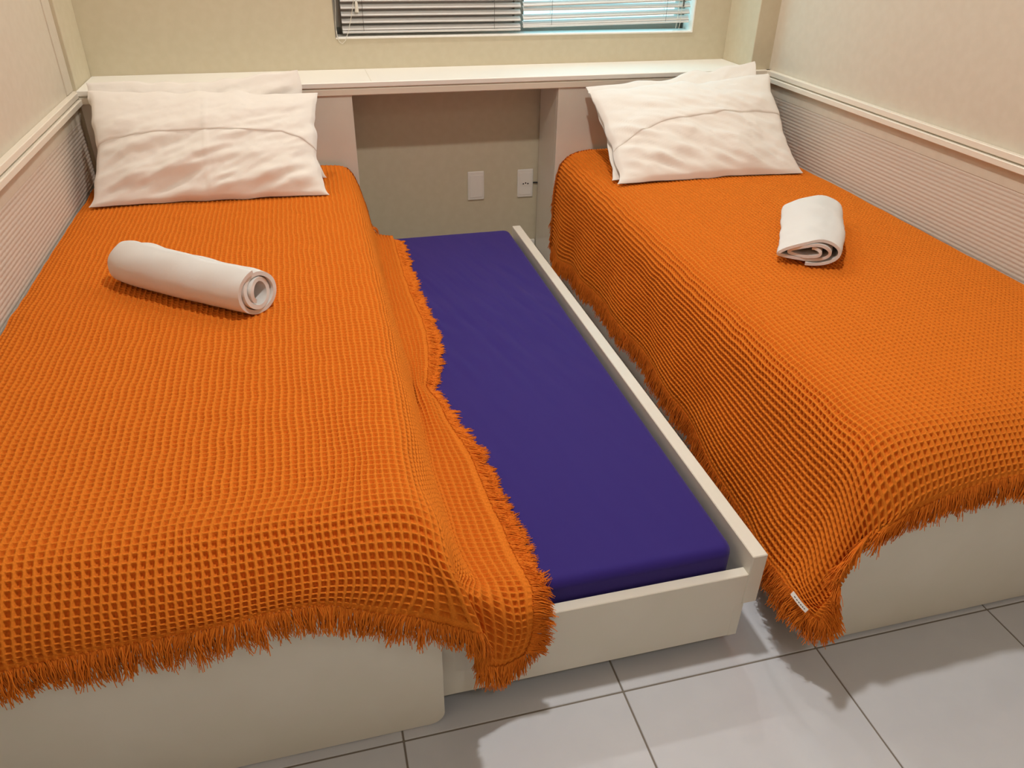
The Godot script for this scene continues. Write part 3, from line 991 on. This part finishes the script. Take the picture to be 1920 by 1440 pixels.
# ------------------------------------------------------------------ pillows
# c: corners bottom-left, bottom-right, top-left, top-right of the case; front and back: how far the filling swells
func pillow(label: String, c: Array, front: float, back: float, seed_: int, flap: bool, seam: Array, crease: float, slant := 1.0) -> void:
	var p := thing("pillow", label, "pillow", "")
	var nu := 88
	var nv := 60
	var n1 := FastNoiseLite.new(); n1.seed = seed_; n1.frequency = 1.0; n1.fractal_octaves = 2
	var n2 := FastNoiseLite.new(); n2.seed = seed_ + 1; n2.frequency = 1.0; n2.fractal_octaves = 3
	var bl: Vector3 = c[0]; var br: Vector3 = c[1]; var tl: Vector3 = c[2]; var tr: Vector3 = c[3]
	var N := (br - bl).cross(tl - bl).normalized()
	var surf := func(u: float, v: float, swell: float, extra: float) -> Vector3:
		# the case is drawn in between its corners
		var uu := u + (0.030 * sin(PI * pow(v, 0.7)) + 0.014 * n1.get_noise_2d(v * 3.5, 20.0 + 9.0 * roundf(u))) * (1.0 - 2.0 * u)
		var vv := v + (0.030 * sin(PI * u) + 0.05 * n1.get_noise_2d(u * 4.0, 40.0) * sin(PI * u)) * (1.0 - 2.0 * v) * (0.3 if v < 0.5 else 1.0)
		var q := bl.lerp(br, uu).lerp(tl.lerp(tr, uu), vv)
		var prof := pow(maxf(sin(PI * u), 0.0), 0.45) * pow(maxf(sin(PI * v), 0.0), 0.45)
		var mask := clampf(minf(minf(u, 1 - u), minf(v, 1 - v)) * 9.0, 0.0, 1.0)
		var x := u * 1.6
		var y := v * 1.0
		# long slanting drag folds, stronger towards the lower corners, and fine creases
		var along := x + y * 0.45 * slant
		var over := y - x * 0.42 * slant
		var low := clampf(1.15 - v * 1.25, 0.0, 1.0)
		var ends := clampf(absf(u - 0.5) * 2.0 - 0.5, 0.0, 1.0)
		var a := n1.get_noise_2d(along * 1.1, over * 4.6)
		var a3 := n1.get_noise_2d(along * 2.4 + 5.0, over * 9.5)
		var w := 0.020 * a * (0.25 + 0.9 * low) + 0.007 * a3 * (0.25 + low) + 0.0016 * n2.get_noise_2d(x * 9.0, y * 9.0)
		# gathers that run in from the side seams
		w += 0.006 * ends * sin(v * 31.0 + 3.0 * n2.get_noise_2d(u * 3.0, v * 3.0))
		if crease > 0.0:
			w += 0.0022 * exp(-pow((u - crease) / 0.008, 2.0))
		return q + N * (swell * prof + (w * mask * (1.0 if swell > 0 else 0.3)) + extra)
	var A := PackedVector3Array(); var Bk := PackedVector3Array()
	for j in nv + 1:
		for i in nu + 1:
			A.append(surf.call(float(i) / nu, float(j) / nv, front, 0.0012))
			Bk.append(surf.call(float(i) / nu, float(j) / nv, -back, -0.0012))
	part("case_front", grid_mesh(A, nu + 1, nv + 1), M.pillowcase, p)
	part("case_back", grid_mesh(Bk, nu + 1, nv + 1, true), M.pillowcase, p)
	if flap:
		# overlapping half of the case; its hem makes the line across the pillow
		var F := PackedVector3Array()
		var rows := 30
		for j in rows + 2:
			for i in nu + 1:
				var u := float(i) / nu
				var v0 := interp(seam, u)
				var v := lerpf(v0, 0.985, maxf(j - 1, 0) / float(rows)) - (0.004 if j == 0 else 0.0)
				var lift := 0.0002 if j == 0 else 0.0040 * (1.0 - 0.35 * (j - 1) / rows)
				F.append(surf.call(u, v, front, 0.0012 + lift))
		part("case_flap", grid_mesh(F, nu + 1, rows + 2), M.pillowcase, p)

func make_pillows() -> void:
	pillow("white pillow tucked behind another on the bed with the long towel",
		[Vector3(-0.875, 0.537, 0.235), Vector3(-0.150, 0.537, 0.205), Vector3(-0.880, 0.846, 0.045), Vector3(-0.200, 0.868, 0.050)], 0.036, 0.05, 5, false, [], 0.5)
	pillow("white pillow with straight flap seam and centre crease, its corner on the orange throw",
		[Vector3(-0.888, 0.537, 0.372), Vector3(-0.148, 0.537, 0.398), Vector3(-0.858, 0.832, 0.105), Vector3(-0.150, 0.802, 0.105)], 0.064, 0.018, 15, true, [[0.0, 0.50], [0.08, 0.535], [0.3, 0.555], [0.5, 0.565], [0.84, 0.56], [0.93, 0.50], [1.0, 0.42]], 0.5)
	pillow("white pillow peeping out behind the creased one near the column",
		[Vector3(0.833, 0.537, 0.440), Vector3(1.545, 0.537, 0.420), Vector3(0.868, 0.776, 0.035), Vector3(1.568, 0.850, 0.035)], 0.015, 0.03, 25, false, [], 0.0)
	pillow("white wrinkled pillow with slanted flap seam leaning near the column",
		[Vector3(0.838, 0.537, 0.482), Vector3(1.566, 0.537, 0.498), Vector3(0.850, 0.768, 0.090), Vector3(1.610, 0.812, 0.085)], 0.062, 0.006, 35, true, [[0.0, 0.32], [0.12, 0.41], [0.3, 0.49], [0.6, 0.53], [0.85, 0.555], [1.0, 0.54]], 0.0, -1.0)

# ------------------------------------------------------------------ rolled towels
# section(k in 0..1) gives the spiral in the plane across the roll; the sheet follows it from end to end
func towel(label: String, a: Vector3, b: Vector3, turns: float, section: Callable, thick: float, seed_: int, taper: Callable) -> void:
	var t := thing("rolled_towel", label, "towel")
	var axis := (b - a).normalized()
	var across := axis.cross(Vector3.UP).normalized()
	var up := across.cross(axis).normalized()
	var n1 := FastNoiseLite.new(); n1.seed = seed_; n1.frequency = 6.0; n1.fractal_octaves = 2
	var K := int(turns * 44)
	var L := 40
	var prof_o := PackedVector2Array(); var prof_i := PackedVector2Array()
	for k in K + 1:
		var f := float(k) / K
		var p: Vector2 = section.call(f)
		var d: Vector2 = (section.call(minf(f + 0.004, 1.0)) - section.call(maxf(f - 0.004, 0.0))).normalized()
		var nrm := Vector2(d.y, -d.x)
		prof_o.append(p + nrm * thick * 0.5)
		prof_i.append(p - nrm * thick * 0.5)
	var ring := PackedVector2Array()
	var outer := PackedFloat32Array()
	for k in K + 1:
		ring.append(prof_o[k]); outer.append(float(k) / K)
	for k in range(K, -1, -1):
		ring.append(prof_i[k]); outer.append(float(k) / K)
	var P := PackedVector3Array()
	for j in L + 1:
		var g := float(j) / L
		for k in ring.size():
			var q := ring[k] * float(taper.call(g))
			# loose layers slide a little past each other at the ends
			var slide := 0.006 * sin(outer[k] * 19.0) * (2.0 * g - 1.0) * absf(2.0 * g - 1.0)
			var w := 1.0 + 0.05 * n1.get_noise_2d(g * 0.5, q.angle() * 0.12)
			var o := a.lerp(b, g) + axis * slide + across * (q.x * w + 0.006 * sin(g * PI)) + up * maxf(q.y * w, -0.0)
			P.append(o)
	part("terry_roll", grid_mesh(P, ring.size(), L + 1, false, true), M.towel_terry, t)
	# close the cut ends of the sheet between its two faces
	for e in [0, L]:
		var st := begin()
		for k in K:
			var base: int = e * ring.size()
			var m := ring.size() - 1
			quad(st, P[base + k], P[base + k + 1], P[base + m - k - 1], P[base + m - k], axis * (-1.0 if e == 0 else 1.0))
		part("hem_edge", done(st), M.towel_terry, t)

func make_towels() -> void:
	# round roll; b is the open end
	var sec1 := func(f: float) -> Vector2:
		var ang := -1.1 + f * 2.4 * TAU
		var r := 0.022 + 0.0295 * f
		var p := Vector2(cos(ang) * r * 1.08, sin(ang) * r * 0.98)
		return Vector2(p.x, maxf(p.y, -0.044) + 0.049)
	towel("long round rolled white towel lying slantwise on orange throw", Vector3(-0.690, 0.533, 0.955), Vector3(-0.352, 0.533, 1.226), 2.4, sec1, 0.0095, 3, func(g: float) -> float: return 1.26 - 0.18 * sqrt(g) - 0.42 * pow(1.0 - g, 12.0))
	# flat drop-shaped roll, tip to the trundle side; a is the open end
	var sec2 := func(f: float) -> Vector2:
		var ang := 1.254 - f * 2.45 * TAU
		var r := 0.30 + 0.70 * f
		var p := Vector2(cos(ang) * r, sin(ang) * r)
		var lean := clampf(0.5 - p.x * 0.5, 0.0, 1.0)
		lean *= lean
		return Vector2(p.x * 0.086 - lean * 0.012, p.y * 0.042 * (1.0 - 0.80 * lean) - 0.027 * lean + 0.047)
	towel("short wide rolled white towel lying flat on orange throw", Vector3(1.086, 0.533, 1.266), Vector3(1.312, 0.533, 0.925), 2.45, sec2, 0.008, 6, func(g: float) -> float: return 1.0 + 0.12 * g - 0.14 * pow(g, 9.0))

# ------------------------------------------------------------------ downlights (out of view, give the light)
func make_lamp() -> void:
	for d in DOWNLIGHTS:
		var main: bool = d[1] > 0.08
		var c: Vector3 = d[0]
		var t := thing("ceiling_downlight", ("round white downlight set in the ceiling over the trundle" if c.z < 2.0 else "round white downlight in the ceiling behind the viewer, past the bed feet") if main else ["small round downlight above the head shelf by the long-towel wall", "small round downlight above the knee recess of the head shelf", "small round downlight above the head shelf by the column"][clampi(DOWNLIGHTS.find(d) - 1, 0, 2)], "lamp", "" if main else "downlights over the head shelf")
		var r: float = d[1] * 0.62
		var st := begin()
		for k in 32:
			var a := TAU * k / 32.0
			var b := TAU * (k + 1) / 32.0
			var ea := Vector3(cos(a), 0, sin(a))
			var eb := Vector3(cos(b), 0, sin(b))
			var up := Vector3(0, HIGH - c.y, 0)
			quad(st, c + ea * (r + 0.014) + up, c + eb * (r + 0.014) + up, c + eb * (r + 0.010), c + ea * (r + 0.010), ea)
			quad(st, c + ea * (r + 0.010), c + eb * (r + 0.010), c + eb * r + Vector3(0, 0.002, 0), c + ea * r + Vector3(0, 0.002, 0), Vector3.DOWN)
		part("trim_ring", done(st), M.switch_plastic, t)
		st = begin()
		add_tube(st, PackedVector3Array([c + Vector3(0, 0.006, 0), c]), r, r, 32)
		part("diffuser", done(st), M.lamp_glow, t)

func _ready() -> void:
	make_view()
	make_materials()
	make_room()
	make_window()
	make_shelf()
	make_beds()
	make_lamp()
	make_throws()
	make_pillows()
	make_towels()
	make_outlets()
